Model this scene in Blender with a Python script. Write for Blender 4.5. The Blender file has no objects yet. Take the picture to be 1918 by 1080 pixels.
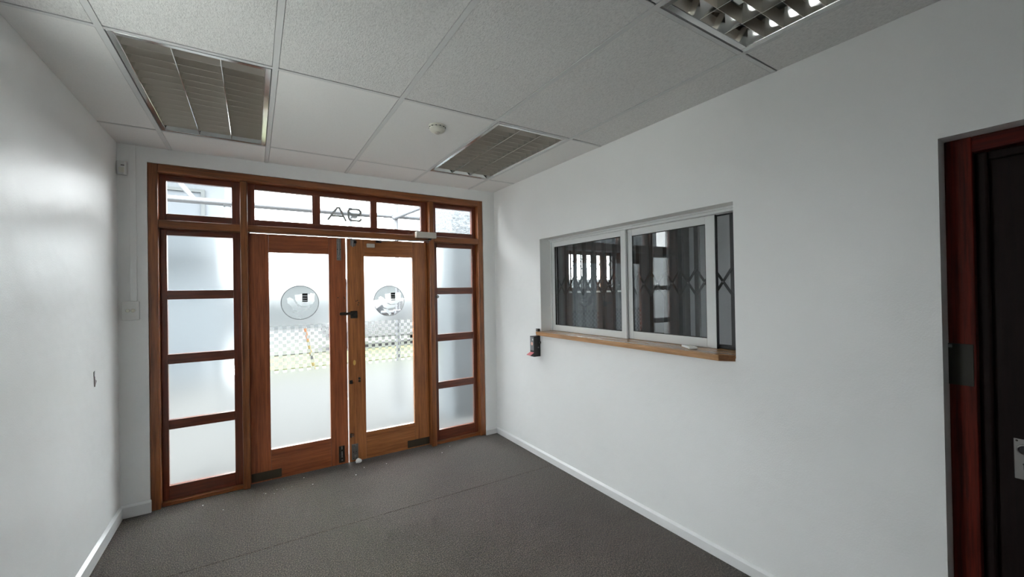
import bpy, bmesh, math, random
from mathutils import Vector, Matrix
random.seed(7)
PI = math.pi
scene = bpy.context.scene
C = scene.collection

# ------------------------------------------------------------------ camera
cam_d = bpy.data.cameras.new('camera')
cam = bpy.data.objects.new('camera', cam_d)
C.objects.link(cam)
cam.location = (0.78869, -3.81137, 1.51283)
cam.rotation_mode = 'XYZ'
cam.rotation_euler = (1.577231, 0.016708, -0.563298)
cam_d.sensor_fit = 'HORIZONTAL'
cam_d.sensor_width = 36.0
cam_d.lens = 765.28 / 1918 * 36.0
cam_d.clip_start = 0.02
scene.camera = cam

# ------------------------------------------------------------------ sky, exposure
SKY = 20.0
world = bpy.data.worlds.new('overcast_sky')
scene.world = world
world.use_nodes = True
nt = world.node_tree
nt.nodes.clear()
n_out = nt.nodes.new('ShaderNodeOutputWorld')
n_bg = nt.nodes.new('ShaderNodeBackground')
n_tc = nt.nodes.new('ShaderNodeTexCoord')
n_sep = nt.nodes.new('ShaderNodeSeparateXYZ')
n_max = nt.nodes.new('ShaderNodeMath'); n_max.operation = 'MAXIMUM'; n_max.inputs[1].default_value = 0.0
n_mul = nt.nodes.new('ShaderNodeMath'); n_mul.operation = 'MULTIPLY_ADD'
n_mul.inputs[1].default_value = 0.45 * SKY; n_mul.inputs[2].default_value = 0.55 * SKY   # evenly overcast, a little brighter overhead
nt.links.new(n_tc.outputs['Generated'], n_sep.inputs[0])
nt.links.new(n_sep.outputs['Z'], n_max.inputs[0])
nt.links.new(n_max.outputs[0], n_mul.inputs[0])
nt.links.new(n_mul.outputs[0], n_bg.inputs['Strength'])
n_bg.inputs['Color'].default_value = (0.955, 0.985, 1.0, 1)
nt.links.new(n_bg.outputs[0], n_out.inputs[0])

vs = scene.view_settings
scene.display_settings.display_device = 'sRGB'
vs.view_transform = 'Standard'
vs.look = 'None'
vs.gamma = 1.0
vs.use_curve_mapping = False
vs.exposure = 0.3
cy = scene.cycles
cy.use_denoising = True
cy.max_bounces = 16
cy.diffuse_bounces = 9
cy.glossy_bounces = 6
cy.transmission_bounces = 12
cy.transparent_max_bounces = 24
cy.sample_clamp_indirect = 12.0

# ------------------------------------------------------------------ dimensions (metres)
XR = 2.984      # right wall face
H = 2.5745      # ceiling
T1 = 0.285      # first ceiling runner
Y1 = -1.6097    # ceiling cross row
YREAR = -6.6

# ------------------------------------------------------------------ materials
def srgb(r, g, b):
    f = lambda c: (c / 255 / 12.92) if c / 255 <= 0.04045 else ((c / 255 + 0.055) / 1.055) ** 2.4
    return (f(r), f(g), f(b), 1)

def new_mat(name):
    m = bpy.data.materials.new(name)
    m.use_nodes = True
    return m, m.node_tree, m.node_tree.nodes['Principled BSDF']

def simple(name, col, rough=0.5, metal=0.0, spec=0.5):
    m, t, b = new_mat(name)
    b.inputs['Base Color'].default_value = (*col[:3], 1)
    b.inputs['Roughness'].default_value = rough
    b.inputs['Metallic'].default_value = metal
    b.inputs['Specular IOR Level'].default_value = spec
    return m

def coords(t, scale=(1, 1, 1), kind='Object'):
    tc = t.nodes.new('ShaderNodeTexCoord')
    mp = t.nodes.new('ShaderNodeMapping')
    mp.inputs['Scale'].default_value = scale
    t.links.new(tc.outputs[kind], mp.inputs[0])
    return mp.outputs[0]

def world_coords(t, scale=(1, 1, 1)):
    g = t.nodes.new('ShaderNodeNewGeometry')
    mp = t.nodes.new('ShaderNodeMapping')
    mp.inputs['Scale'].default_value = scale
    t.links.new(g.outputs['Position'], mp.inputs[0])
    return mp.outputs[0]

def noise(t, vec, scale, detail=3, rough=0.5):
    n = t.nodes.new('ShaderNodeTexNoise')
    n.inputs['Scale'].default_value = scale
    n.inputs['Detail'].default_value = detail
    n.inputs['Roughness'].default_value = rough
    t.links.new(vec, n.inputs['Vector'])
    return n.outputs['Fac']

def ramp(t, fac, stops):
    r = t.nodes.new('ShaderNodeValToRGB')
    e = r.color_ramp.elements
    while len(e) < len(stops):
        e.new(0.5)
    for i, (p, c) in enumerate(stops):
        e[i].position = p
        e[i].color = (*c[:3], 1)
    t.links.new(fac, r.inputs[0])
    return r.outputs[0]

def bump(t, b, h, strength, dist):
    n = t.nodes.new('ShaderNodeBump')
    n.inputs['Strength'].default_value = strength
    n.inputs['Distance'].default_value = dist
    t.links.new(h, n.inputs['Height'])
    t.links.new(n.outputs[0], b.inputs['Normal'])
    return n

def add(t, a, b_, op='ADD'):
    n = t.nodes.new('ShaderNodeMath'); n.operation = op
    for i, v in enumerate((a, b_)):
        if isinstance(v, (int, float)):
            n.inputs[i].default_value = v
        else:
            t.links.new(v, n.inputs[i])
    return n.outputs[0]

def plaster(name, col, rough, fine=0.3, lumps=1.0):
    m, t, b = new_mat(name)
    w = world_coords(t)
    big = noise(t, w, 5.0, 2)
    sm = noise(t, w, 140.0, 3)
    c = ramp(t, noise(t, w, 2.2, 3), [(0.3, tuple(x * 0.97 for x in col[:3])), (0.7, col)])
    t.links.new(c, b.inputs['Base Color'])
    b.inputs['Roughness'].default_value = rough
    b.inputs['Specular IOR Level'].default_value = 0.5
    h = add(t, add(t, big, 4.0 * lumps, 'MULTIPLY'), add(t, sm, fine, 'MULTIPLY'))
    bump(t, b, h, 0.5, 0.0035)
    return m

def wood(name, dark, light, axis, rough=0.32, coat=0.25):
    # axis: direction of the grain
    m, t, b = new_mat(name)
    sc = [26, 26, 26]; sc[axis] = 1.3
    w = coords(t, tuple(sc))
    g = noise(t, w, 1.6, 6, 0.62)
    sc2 = [150, 150, 150]; sc2[axis] = 5
    f = noise(t, coords(t, tuple(sc2)), 1.5, 3, 0.6)
    mid = tuple((a * 0.45 + c * 0.55) for a, c in zip(dark[:3], light[:3]))
    c = ramp(t, g, [(0.28, dark), (0.5, mid), (0.74, light)])
    mx = t.nodes.new('ShaderNodeMix'); mx.data_type = 'RGBA'; mx.blend_type = 'MULTIPLY'
    mx.inputs['Factor'].default_value = 0.55
    t.links.new(c, mx.inputs['A'])
    t.links.new(ramp(t, f, [(0.32, (0.45, 0.42, 0.42)), (0.55, (1, 1, 1))]), mx.inputs['B'])
    t.links.new(mx.outputs['Result'], b.inputs['Base Color'])
    b.inputs['Roughness'].default_value = rough
    b.inputs['Coat Weight'].default_value = coat
    b.inputs['Coat Roughness'].default_value = 0.2
    bump(t, b, f, 0.12, 0.001)
    return m

M = {}
M['wall'] = plaster('white_semi_gloss_plaster', (0.87, 0.88, 0.875), 0.42)
M['plaster'] = plaster('white_matt_plaster', (0.90, 0.91, 0.905), 0.5)
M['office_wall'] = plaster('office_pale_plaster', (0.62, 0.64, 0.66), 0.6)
M['skirting'] = simple('white_gloss_paint', (0.80, 0.81, 0.81), 0.25)
M['ceiling_board'] = simple('ceiling_void_grey', (0.5, 0.5, 0.5), 0.9)
M['grid'] = simple('white_ceiling_runner', (0.68, 0.69, 0.685), 0.5)

def tile_mat(name, col, amount):
    m, t, b = new_mat(name)
    w = world_coords(t, (1.0, 0.45, 1.0))
    n1 = noise(t, w, 190.0, 4, 0.7)
    w2 = world_coords(t)
    n2 = noise(t, w2, 420.0, 2, 0.6)
    c = ramp(t, n1, [(0.30, tuple(x * (1 - 0.20 * amount) for x in col)), (0.5, col), (0.72, tuple(min(1, x * (1 + 0.10 * amount)) for x in col))])
    t.links.new(c, b.inputs['Base Color'])
    b.inputs['Roughness'].default_value = 0.85
    bump(t, b, add(t, n1, add(t, n2, 0.4, 'MULTIPLY')), 0.9 * amount, 0.004)
    return m
M['tile_rough'] = tile_mat('stippled_ceiling_tile', (0.80, 0.80, 0.785), 1.0)
M['tile_smooth'] = tile_mat('smooth_ceiling_tile', (0.84, 0.84, 0.825), 0.18)

RED_D, RED_L = (0.11, 0.032, 0.011), (0.42, 0.145, 0.045)
M['frame_v'] = wood('varnished_hardwood_upright', RED_D, RED_L, 2)
M['frame_h'] = wood('varnished_hardwood_level', RED_D, RED_L, 0)
SA_D, SA_L = (0.075, 0.016, 0.009), (0.28, 0.070, 0.028)
M['sash_v'] = wood('dark_red_sash_upright', SA_D, SA_L, 2)
M['sash_h'] = wood('dark_red_sash_level', SA_D, SA_L, 0)
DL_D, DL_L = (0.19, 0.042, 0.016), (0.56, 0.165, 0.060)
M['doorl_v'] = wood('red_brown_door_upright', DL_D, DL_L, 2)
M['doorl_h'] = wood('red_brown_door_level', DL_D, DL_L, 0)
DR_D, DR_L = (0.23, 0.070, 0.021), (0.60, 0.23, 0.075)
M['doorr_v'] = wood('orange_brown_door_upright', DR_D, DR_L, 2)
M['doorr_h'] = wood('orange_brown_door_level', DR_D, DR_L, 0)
M['sill'] = wood('honey_wood', (0.36, 0.17, 0.068), (0.62, 0.36, 0.17), 1, 0.25, 0.3)
M['sill_end'] = wood('dark_end_grain', (0.15, 0.065, 0.028), (0.30, 0.14, 0.06), 1, 0.4, 0.2)
M['mahogany_v'] = wood('red_mahogany_upright', (0.016, 0.002, 0.001), (0.17, 0.016, 0.006), 2, 0.6, 0.0)
M['mahogany_h'] = wood('red_mahogany_level', (0.025, 0.003, 0.002), (0.15, 0.012, 0.006), 1, 0.6, 0.0)
M['dark_door'] = wood('near_black_stained_wood', (0.005, 0.0015, 0.0015), (0.013, 0.005, 0.005), 2, 0.65, 0.0)
for k in ('mahogany_v', 'mahogany_h', 'dark_door'):
    M[k].node_tree.nodes['Principled BSDF'].inputs['Specular IOR Level'].default_value = 0.2

M['alu_white'] = simple('white_powder_coated_aluminium', (0.70, 0.72, 0.715), 0.35)
M['black_seal'] = simple('black_rubber_seal', (0.012, 0.012, 0.012), 0.6)
M['gate'] = simple('charcoal_painted_steel', (0.022, 0.023, 0.025), 0.45)
M['steel'] = simple('dull_steel', (0.30, 0.29, 0.28), 0.42, 0.85)
M['dark_steel'] = simple('blackened_steel', (0.055, 0.048, 0.042), 0.45, 0.6)
M['bronze'] = simple('oxidised_bronze_plate', (0.075, 0.058, 0.040), 0.5, 0.5)
M['strike'] = simple('tarnished_dark_plate', (0.030, 0.028, 0.023), 0.55, 0.2, 0.3)
M['keyhole_yellow'] = simple('keyhole_light_yellow', (0.75, 0.50, 0.16), 0.35, 0.9)
M['beige'] = simple('beige_plastic', (0.62, 0.58, 0.52), 0.5)
M['white_plastic'] = simple('white_plastic', (0.78, 0.785, 0.77), 0.35)
M['remote'] = simple('bright_white_plastic', (0.90, 0.90, 0.88), 0.3)
M['ivory'] = simple('ivory_plastic', (0.74, 0.73, 0.64), 0.4)
M['black'] = simple('black_plastic', (0.014, 0.014, 0.016), 0.35)
M['pink'] = simple('pink_card', (0.75, 0.22, 0.25), 0.5)
M['peach'] = simple('peach_print', (0.80, 0.50, 0.42), 0.5)
M['grey_print'] = simple('grey_print', (0.22, 0.22, 0.23), 0.4)
M['louvre'] = simple('bright_louvre_aluminium', (0.52, 0.49, 0.44), 0.36, 1.0)
M['reflector'] = simple('mirror_reflector_aluminium', (0.80, 0.80, 0.78), 0.09, 1.0)
M['light_frame'] = simple('light_frame_metal', (0.72, 0.73, 0.72), 0.16, 0.95)
M['tube'] = simple('unlit_fluorescent_glass', (0.82, 0.82, 0.80), 0.25)
M['lump'] = simple('white_plaster_lump', (0.8, 0.8, 0.78), 0.8)
M['tape'] = simple('torn_grey_tape', (0.30, 0.25, 0.26), 0.6)
M['decal'] = simple('dark_grey_vinyl', (0.045, 0.04, 0.042), 0.5)
M['decal_line'] = simple('mid_grey_vinyl', (0.22, 0.23, 0.24), 0.5)
M['number'] = simple('number_grey_vinyl', (0.42, 0.42, 0.42), 0.6)

def glass_mat(name, tint, refl=1.0, rough=0.0):
    m = bpy.data.materials.new(name); m.use_nodes = True
    t = m.node_tree; t.nodes.clear()
    o = t.nodes.new('ShaderNodeOutputMaterial')
    tr = t.nodes.new('ShaderNodeBsdfTransparent'); tr.inputs[0].default_value = (*tint, 1)
    gl = t.nodes.new('ShaderNodeBsdfGlossy'); gl.inputs['Roughness'].default_value = rough
    lw = t.nodes.new('ShaderNodeFresnel'); lw.inputs['IOR'].default_value = 1.5
    g = t.nodes.new('ShaderNodeNewGeometry')
    # same reflectance from both faces of the pane
    inv = t.nodes.new('ShaderNodeMapRange')
    inv.inputs['To Min'].default_value = 1.5; inv.inputs['To Max'].default_value = 1 / 1.5
    t.links.new(g.outputs['Backfacing'], inv.inputs['Value'])
    t.links.new(inv.outputs[0], lw.inputs['IOR'])
    mx = t.nodes.new('ShaderNodeMixShader')
    t.links.new(add(t, lw.outputs[0], refl, 'MULTIPLY'), mx.inputs[0])
    t.links.new(tr.outputs[0], mx.inputs[1]); t.links.new(gl.outputs[0], mx.inputs[2])
    t.links.new(mx.outputs[0], o.inputs[0])
    return m
M['glass'] = glass_mat('clear_glass', (0.97, 0.98, 0.98))
M['glass_filmed'] = glass_mat('film_backed_glass', (0.97, 0.98, 0.98), 0.25)
M['glass_office'] = glass_mat('reception_glass', (0.88, 0.90, 0.90))

def frost_mat(name, col, rough, veil):
    m = bpy.data.materials.new(name); m.use_nodes = True
    t = m.node_tree; t.nodes.clear()
    o = t.nodes.new('ShaderNodeOutputMaterial')
    rf = t.nodes.new('ShaderNodeBsdfRefraction'); rf.inputs['Color'].default_value = (*col, 1)
    rf.inputs['Roughness'].default_value = rough; rf.inputs['IOR'].default_value = 1.4
    tl = t.nodes.new('ShaderNodeBsdfTranslucent'); tl.inputs[0].default_value = (*col, 1)
    df = t.nodes.new('ShaderNodeBsdfDiffuse'); df.inputs[0].default_value = (*col, 1)
    m1 = t.nodes.new('ShaderNodeMixShader'); m1.inputs[0].default_value = veil
    m2 = t.nodes.new('ShaderNodeMixShader'); m2.inputs[0].default_value = 0.06
    t.links.new(rf.outputs[0], m1.inputs[1]); t.links.new(tl.outputs[0], m1.inputs[2])
    t.links.new(m1.outputs[0], m2.inputs[1]); t.links.new(df.outputs[0], m2.inputs[2])
    t.links.new(m2.outputs[0], o.inputs[0])
    return m
M['frost'] = frost_mat('frosted_film', (0.86, 0.875, 0.88), 0.30, 0.012)

def carpet_mat():
    m, t, b = new_mat('ribbed_brown_grey_carpet')
    w = world_coords(t)
    wv = t.nodes.new('ShaderNodeTexWave'); wv.wave_type = 'BANDS'; wv.bands_direction = 'X'
    wv.inputs['Scale'].default_value = 2 * PI / 20 / 0.0075
    wv.inputs['Distortion'].default_value = 0.35
    wv.inputs['Detail'].default_value = 2; wv.inputs['Detail Scale'].default_value = 14
    t.links.new(w, wv.inputs['Vector'])
    tuft = noise(t, world_coords(t, (1.0, 0.6, 1.0)), 190.0, 2, 0.6)
    broad = noise(t, w, 1.6, 3)
    c = ramp(t, add(t, tuft, add(t, wv.outputs['Fac'], 0.10, 'MULTIPLY')), [(0.40, (0.010, 0.0075, 0.006)), (0.54, (0.055, 0.043, 0.034)), (0.76, (0.24, 0.195, 0.155))])
    mx = t.nodes.new('ShaderNodeMix'); mx.data_type = 'RGBA'; mx.blend_type = 'MULTIPLY'
    mx.inputs['Factor'].default_value = 1.0
    t.links.new(c, mx.inputs['A'])
    t.links.new(ramp(t, broad, [(0.3, (0.86, 0.86, 0.85)), (0.7, (1.05, 1.03, 1.02))]), mx.inputs['B'])
    t.links.new(mx.outputs['Result'], b.inputs['Base Color'])
    b.inputs['Roughness'].default_value = 0.95
    b.inputs['Specular IOR Level'].default_value = 0.15
    b.inputs['Sheen Weight'].default_value = 0.25
    bump(t, b, add(t, wv.outputs['Fac'], tuft), 0.8, 0.004)
    return m
M['carpet'] = carpet_mat()
M['floor_base'] = simple('dark_underlay', (0.012, 0.011, 0.010), 0.9)

def rough_mat(name, a, b_, scale, bump_d, rough=0.9, bs=0.8):
    m, t, b = new_mat(name)
    w = world_coords(t)
    n = noise(t, w, scale, 4, 0.6)
    t.links.new(ramp(t, n, [(0.3, a), (0.7, b_)]), b.inputs['Base Color'])
    b.inputs['Roughness'].default_value = rough
    if bump_d:
        bump(t, b, n, bs, bump_d)
    return m
M['pavement'] = rough_mat('concrete_paving', (0.0357, 0.0351, 0.0331), (0.0485, 0.0472, 0.0446), 6, 0.002)
M['yard'] = rough_mat('pale_bounce_paving', (0.3900, 0.3900, 0.3640), (0.4680, 0.4680, 0.4420), 6, 0.002)
M['road'] = rough_mat('asphalt', (0.0361, 0.0361, 0.0368), (0.0496, 0.0496, 0.0496), 20, 0.002)
M['grass'] = rough_mat('dry_green_grass', (0.0361, 0.0425, 0.0112), (0.0736, 0.0761, 0.0224), 9, 0.0)
M['kerb'] = rough_mat('kerb_concrete', (0.0224, 0.0224, 0.0224), (0.0361, 0.0361, 0.0345), 12, 0.002)
M['roughcast'] = rough_mat('grey_roughcast', (0.0832, 0.0940, 0.1009), (0.1734, 0.1911, 0.2043), 26, 0.03, 0.9, 1.0)
M['grey_render'] = rough_mat('grey_render', (0.0807, 0.0913, 0.1003), (0.0983, 0.1088, 0.1178), 1.5, 0.002)
M['grey_recess'] = simple('grey_window_recess', (0.0576, 0.0672, 0.0768), 0.7)
M['pale_render'] = rough_mat('pale_blue_render', (0.0558, 0.0622, 0.0640), (0.0684, 0.0748, 0.0756), 1.0, 0.002)
M['roof'] = simple('grey_roof_sheet', (0.0560, 0.0589, 0.0620), 0.6)
M['galv'] = simple('galvanised_tube', (0.1225, 0.1310, 0.1411), 0.5, 0.3)
M['car'] = simple('white_car_paint', (0.0944, 0.0944, 0.0960), 0.25)
M['car_glass'] = simple('dark_car_glass', (0.02, 0.022, 0.025), 0.1)
M['tyre'] = simple('black_rubber_tyre', (0.015, 0.015, 0.015), 0.8)
M['orange'] = simple('orange_reflective', (0.1232, 0.0425, 0.0112), 0.5)
M['yellow'] = simple('yellow_paint', (0.0896, 0.0672, 0.0176), 0.5)
M['tan_wood'] = wood('orange_window_wood', (0.16, 0.06, 0.02), (0.40, 0.17, 0.06), 2)

# ------------------------------------------------------------------ mesh builder
def world_loc(o):
    v = Vector(o.location)
    while o.parent:
        o = o.parent
        v = v + Vector(o.location)
    return v

def tag(o, label=None, cat=None, group=None, kind=None):
    if label: o['label'] = label
    if cat: o['category'] = cat
    if group: o['group'] = group
    if kind: o['kind'] = kind
    return o

def empty(name, loc, label=None, cat=None, group=None, kind=None):
    o = bpy.data.objects.new(name, None)
    o.empty_display_size = 0.05
    o.location = loc
    C.objects.link(o)
    return tag(o, label, cat, group, kind)

class MB:
    def __init__(self):
        self.bm = bmesh.new()

    def box(self, x0, x1, y0, y1, z0, z1):
        if x0 > x1: x0, x1 = x1, x0
        if y0 > y1: y0, y1 = y1, y0
        if z0 > z1: z0, z1 = z1, z0
        v = [self.bm.verts.new(p) for p in ((x0, y0, z0), (x1, y0, z0), (x1, y1, z0), (x0, y1, z0),
                                            (x0, y0, z1), (x1, y0, z1), (x1, y1, z1), (x0, y1, z1))]
        for f in ((0, 3, 2, 1), (4, 5, 6, 7), (0, 1, 5, 4), (1, 2, 6, 5), (2, 3, 7, 6), (3, 0, 4, 7)):
            self.bm.faces.new([v[i] for i in f])
        return self

    def prism(self, pts, axis, a, b):
        """pts: 2-D outline in the other two axes (in axis order), swept from a to b along axis"""
        def p3(p, t):
            q = list(p); q.insert(axis, t)
            return q
        A = [self.bm.verts.new(p3(p, a)) for p in pts]
        B = [self.bm.verts.new(p3(p, b)) for p in pts]
        n = len(pts)
        self.bm.faces.new(A); self.bm.faces.new(list(reversed(B)))
        for i in range(n):
            self.bm.faces.new([A[i], B[i], B[(i + 1) % n], A[(i + 1) % n]])
        return self

    def tube(self, p0, p1, r, n=12, r1=None):
        p0, p1 = Vector(p0), Vector(p1)
        r1 = r if r1 is None else r1
        d = (p1 - p0).normalized()
        u = d.orthogonal().normalized(); w = d.cross(u)
        A = [self.bm.verts.new(p0 + (u * math.cos(2 * PI * i / n) + w * math.sin(2 * PI * i / n)) * r) for i in range(n)]
        B = [self.bm.verts.new(p1 + (u * math.cos(2 * PI * i / n) + w * math.sin(2 * PI * i / n)) * r1) for i in range(n)]
        self.bm.faces.new(list(reversed(A))); self.bm.faces.new(B)
        for i in range(n):
            self.bm.faces.new([A[i], A[(i + 1) % n], B[(i + 1) % n], B[i]])
        return self

    def bar(self, p0, p1, wdir, w, t):
        """rectangular bar p0->p1, width w along wdir, thickness t"""
        p0, p1 = Vector(p0), Vector(p1)
        d = (p1 - p0).normalized(); a = Vector(wdir); a = (a - d * a.dot(d)).normalized(); b = d.cross(a)
        R = []
        for p in (p0, p1):
            R.append([self.bm.verts.new(p + a * w / 2 * i + b * t / 2 * j) for i, j in ((-1, -1), (1, -1), (1, 1), (-1, 1))])
        A, B = R
        self.bm.faces.new(list(reversed(A))); self.bm.faces.new(B)
        for i in range(4):
            self.bm.faces.new([A[i], A[(i + 1) % 4], B[(i + 1) % 4], B[i]])
        return self

    def lathe(self, prof, c, axis='Z', n=24):
        """prof: list of (radius, height along axis) from c"""
        ax = {'X': 0, 'Y': 1, 'Z': 2, '-X': 0, '-Y': 1, '-Z': 2}[axis]
        s = -1 if axis[0] == '-' else 1
        rings = []
        for r, h in prof:
            ring = []
            for i in range(n if r > 1e-6 else 1):
                a = 2 * PI * i / n
                p = [r * math.cos(a), r * math.sin(a)]
                p.insert(ax, s * h)
                ring.append(self.bm.verts.new(Vector(p) + Vector(c)))
            rings.append(ring)
        for A, B in zip(rings, rings[1:]):
            if len(A) == 1 and len(B) == 1: continue
            for i in range(n):
                j = (i + 1) % n
                if len(A) == 1: self.bm.faces.new([A[0], B[i], B[j]])
                elif len(B) == 1: self.bm.faces.new([A[i], B[0], A[j]])
                else: self.bm.faces.new([A[i], B[i], B[j], A[j]])
        for ring in (rings[0], rings[-1]):
            if len(ring) > 1:
                self.bm.faces.new(ring)
        return self

    def ring(self, c, r0, r1, y0, y1, n=48, a0=0, a1=2 * PI, sx=1.0):
        """flat ring in the XZ plane between y0 and y1"""
        full = abs(a1 - a0 - 2 * PI) < 1e-6
        k = n if full else n + 1
        L = []
        for i in range(k):
            a = a0 + (a1 - a0) * i / n
            q = []
            for r in (r0, r1):
                for y in (y0, y1):
                    q.append(self.bm.verts.new((c[0] + sx * r * math.cos(a), y, c[1] + r * math.sin(a))))
            L.append(q)
        for i in range(n):
            A, B = L[i], L[(i + 1) % k]
            for a, b in ((0, 1), (1, 3), (3, 2), (2, 0)):
                self.bm.faces.new([A[a], A[b], B[b], B[a]])
        if not full:
            self.bm.faces.new([L[0][i] for i in (0, 2, 3, 1)]); self.bm.faces.new([L[-1][i] for i in (0, 1, 3, 2)])
        return self

    def build(self, name, mat, parent=None, bevel=0.0, smooth=False, segs=2, label=None, kind=None, cat=None, group=None, origin=None):
        bm = self.bm
        bmesh.ops.recalc_face_normals(bm, faces=bm.faces[:])
        xs = [v.co.x for v in bm.verts]; ys = [v.co.y for v in bm.verts]; zs = [v.co.z for v in bm.verts]
        o0 = Vector(origin) if origin is not None else Vector(((min(xs) + max(xs)) / 2, (min(ys) + max(ys)) / 2, min(zs)))
        for v in bm.verts: v.co -= o0
        me = bpy.data.meshes.new(name)
        bm.to_mesh(me); bm.free()
        me.materials.append(mat)
        ob = bpy.data.objects.new(name, me)
        C.objects.link(ob)
        if parent is not None:
            ob.parent = parent
            ob.location = o0 - world_loc(parent)
        else:
            ob.location = o0
        if bevel:
            b = ob.modifiers.new('bevel', 'BEVEL'); b.width = bevel; b.segments = segs
            b.limit_method = 'ANGLE'; b.angle_limit = math.radians(40)
        if smooth or bevel:
            for p in me.polygons: p.use_smooth = True
            try:
                me.set_sharp_from_angle(angle=math.radians(38))
            except Exception:
                pass
        return tag(ob, label, cat, group, kind)

def box(name, mat, parent, x0, x1, y0, y1, z0, z1, bevel=0.0, **k):
    return MB().box(x0, x1, y0, y1, z0, z1).build(name, mat, parent, bevel, **k)

def copy_tree(o, parent=None):
    c = o.copy(); C.objects.link(c)
    if parent is not None: c.parent = parent
    for ch in list(o.children):
        copy_tree(ch, c)
    return c

# ================================================================== SETTING
# ---- floor: two carpet widths meeting in a seam
fl = box('floor', M['floor_base'], None, -0.25, 6.7, YREAR - 0.1, 0.30, -0.12, -0.006)
tag(fl, 'floor covered with ribbed brown-grey carpet in two widths', 'floor', kind='structure')
MB().prism([(-0.02, -0.918), (3.24, -0.985), (3.24, 0.13), (-0.02, 0.13)], 2, -0.006, 0.0).build('carpet_sheet', M['carpet'], fl, 0.0015)
MB().prism([(-0.02, YREAR), (3.24, YREAR), (3.24, -0.9885), (-0.02, -0.9215)], 2, -0.006, 0.0).build('carpet_sheet', M['carpet'], fl, 0.0015)
box('carpet_sheet', M['carpet'], fl, 3.24, 6.6, YREAR, 0.02, -0.006, 0.0)

# ---- walls
WT = H + 0.16
LWIN = (-2.28, -1.62, 0.60, 2.30)      # unseen window added in the left wall to light the room
ly0, ly1, lz0, lz1 = LWIN
lw_ = MB()
lw_.box(-0.2, 0.0, YREAR - 0.1, ly0, -0.05, WT).box(-0.2, 0.0, ly1, 0.22, -0.05, WT).box(-0.2, 0.0, ly0, ly1, -0.05, lz0).box(-0.2, 0.0, ly0, ly1, lz1, WT)
lw_.build('wall_left', M['wall'], None, label='plain white glossy plaster wall on the left', kind='structure', cat='wall')
w9 = empty('fill_window_9', (-0.1, (ly0 + ly1) / 2, lz0), 'white framed window added unseen in the left wall to light the room', 'window', kind='structure')
for a, b in ((ly0, ly0 + 0.05), (ly1 - 0.05, ly1), ((ly0 + ly1) / 2 - 0.025, (ly0 + ly1) / 2 + 0.025)):
    mid = a > ly0 and b < ly1
    box('stile', M['skirting'], w9, -0.13, -0.07, a, b, lz0 + (0.05 if mid else 0), lz1 - (0.05 if mid else 0), 0.003)
for a, b in ((lz0, lz0 + 0.05), (lz1 - 0.05, lz1)):
    box('rail', M['skirting'], w9, -0.13, -0.07, ly0 + 0.05, ly1 - 0.05, a, b, 0.003)
box('glass_pane', M['glass'], w9, -0.103, -0.097, ly0 + 0.045, ly1 - 0.045, lz0 + 0.045, lz1 - 0.045)
FX0, FX1, FZ = 0.1565, 2.846, 2.470     # opening for the entrance frame
wb = MB()
wb.box(0.0, FX0, 0.0, 0.22, -0.05, WT).box(FX1, XR, 0.0, 0.22, -0.05, WT).box(FX0, FX1, 0.0, 0.22, FZ, WT)
wb.build('wall_back', M['plaster'], None, label='white plaster wall around the glazed wooden entrance', kind='structure', cat='wall')
RX = XR + 0.225
WY0, WY1, WZ0, WZ1 = -2.587, -0.820, 1.128, 1.978      # reception window opening
DY0, DY1, DZ = -4.33, -3.372, 2.062                    # dark door opening
def wall_holes(mb, x0, x1):
    mb.box(x0, x1, WY1, 0.22, -0.05, WT)
    mb.box(x0, x1, WY0, WY1, -0.05, WZ0)
    mb.box(x0, x1, WY0, WY1, WZ1, WT)
    mb.box(x0, x1, DY1, WY0, -0.05, WT)
    mb.box(x0, x1, DY0, DY1, DZ, WT)
    mb.box(x0, x1, YREAR - 0.1, DY0, -0.05, WT)
    return mb
wall_holes(MB(), XR, RX).build('wall_right', M['wall'], None, label='white plaster wall with the reception hatch and the dark door', kind='structure', cat='wall')
box('wall_rear', M['wall'], None, 0.0, XR, YREAR - 0.2, YREAR, -0.05, WT, label='white plaster wall behind the viewer', kind='structure', cat='wall')

# ---- office beyond the hatch
OX = 6.4
ofw = MB()
M['office_dark'] = plaster('office_backlit_dark', (0.10, 0.10, 0.10), 0.6)  # base colour darkened to hold the backlit shade of the street wall
GX0, GX1, GZ0, GZ1 = 4.02, 4.90, 1.50, 1.995
ofw.box(RX, GX0, 0.0, 0.2, -0.05, WT).box(GX1, OX, 0.0, 0.2, -0.05, WT).box(GX0, GX1, 0.0, 0.2, -0.05, GZ0).box(GX0, GX1, 0.0, 0.2, GZ1, WT)
ofw.build('wall_office_front', M['office_dark'], None, label='office street wall with a small barred window', kind='structure', cat='wall')
box('wall_office_far', M['office_wall'], None, OX, OX + 0.2, YREAR - 0.1, 0.2, -0.05, WT, label='grey office wall opposite the hatch', kind='structure', cat='wall')
ow = MB()  # opening for a window added out of view to brighten the office
ow.box(RX, 3.9, -4.8, -4.6, -0.05, WT).box(5.6, OX, -4.8, -4.6, -0.05, WT).box(3.9, 5.6, -4.8, -4.6, -0.05, 0.9).box(3.9, 5.6, -4.8, -4.6, 2.1, WT)
ow.build('wall_office_rear', M['office_wall'], None, label='rear wall of the office with an added window', kind='structure', cat='wall')
w10 = empty('fill_window_10', (4.75, -4.7, 0.9), 'white framed window added out of view to light the office', 'window', kind='structure')
for a, b in ((3.9, 3.95), (5.55, 5.6), (4.725, 4.775)):
    mid = 3.9 < a < 5.5
    box('stile', M['skirting'], w10, a, b, -4.73, -4.67, 0.95 if mid else 0.9, 2.05 if mid else 2.1, 0.003)
for a, b in ((0.9, 0.95), (2.05, 2.1)):
    box('rail', M['skirting'], w10, 3.95, 5.55, -4.73, -4.67, a, b, 0.003)
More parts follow.
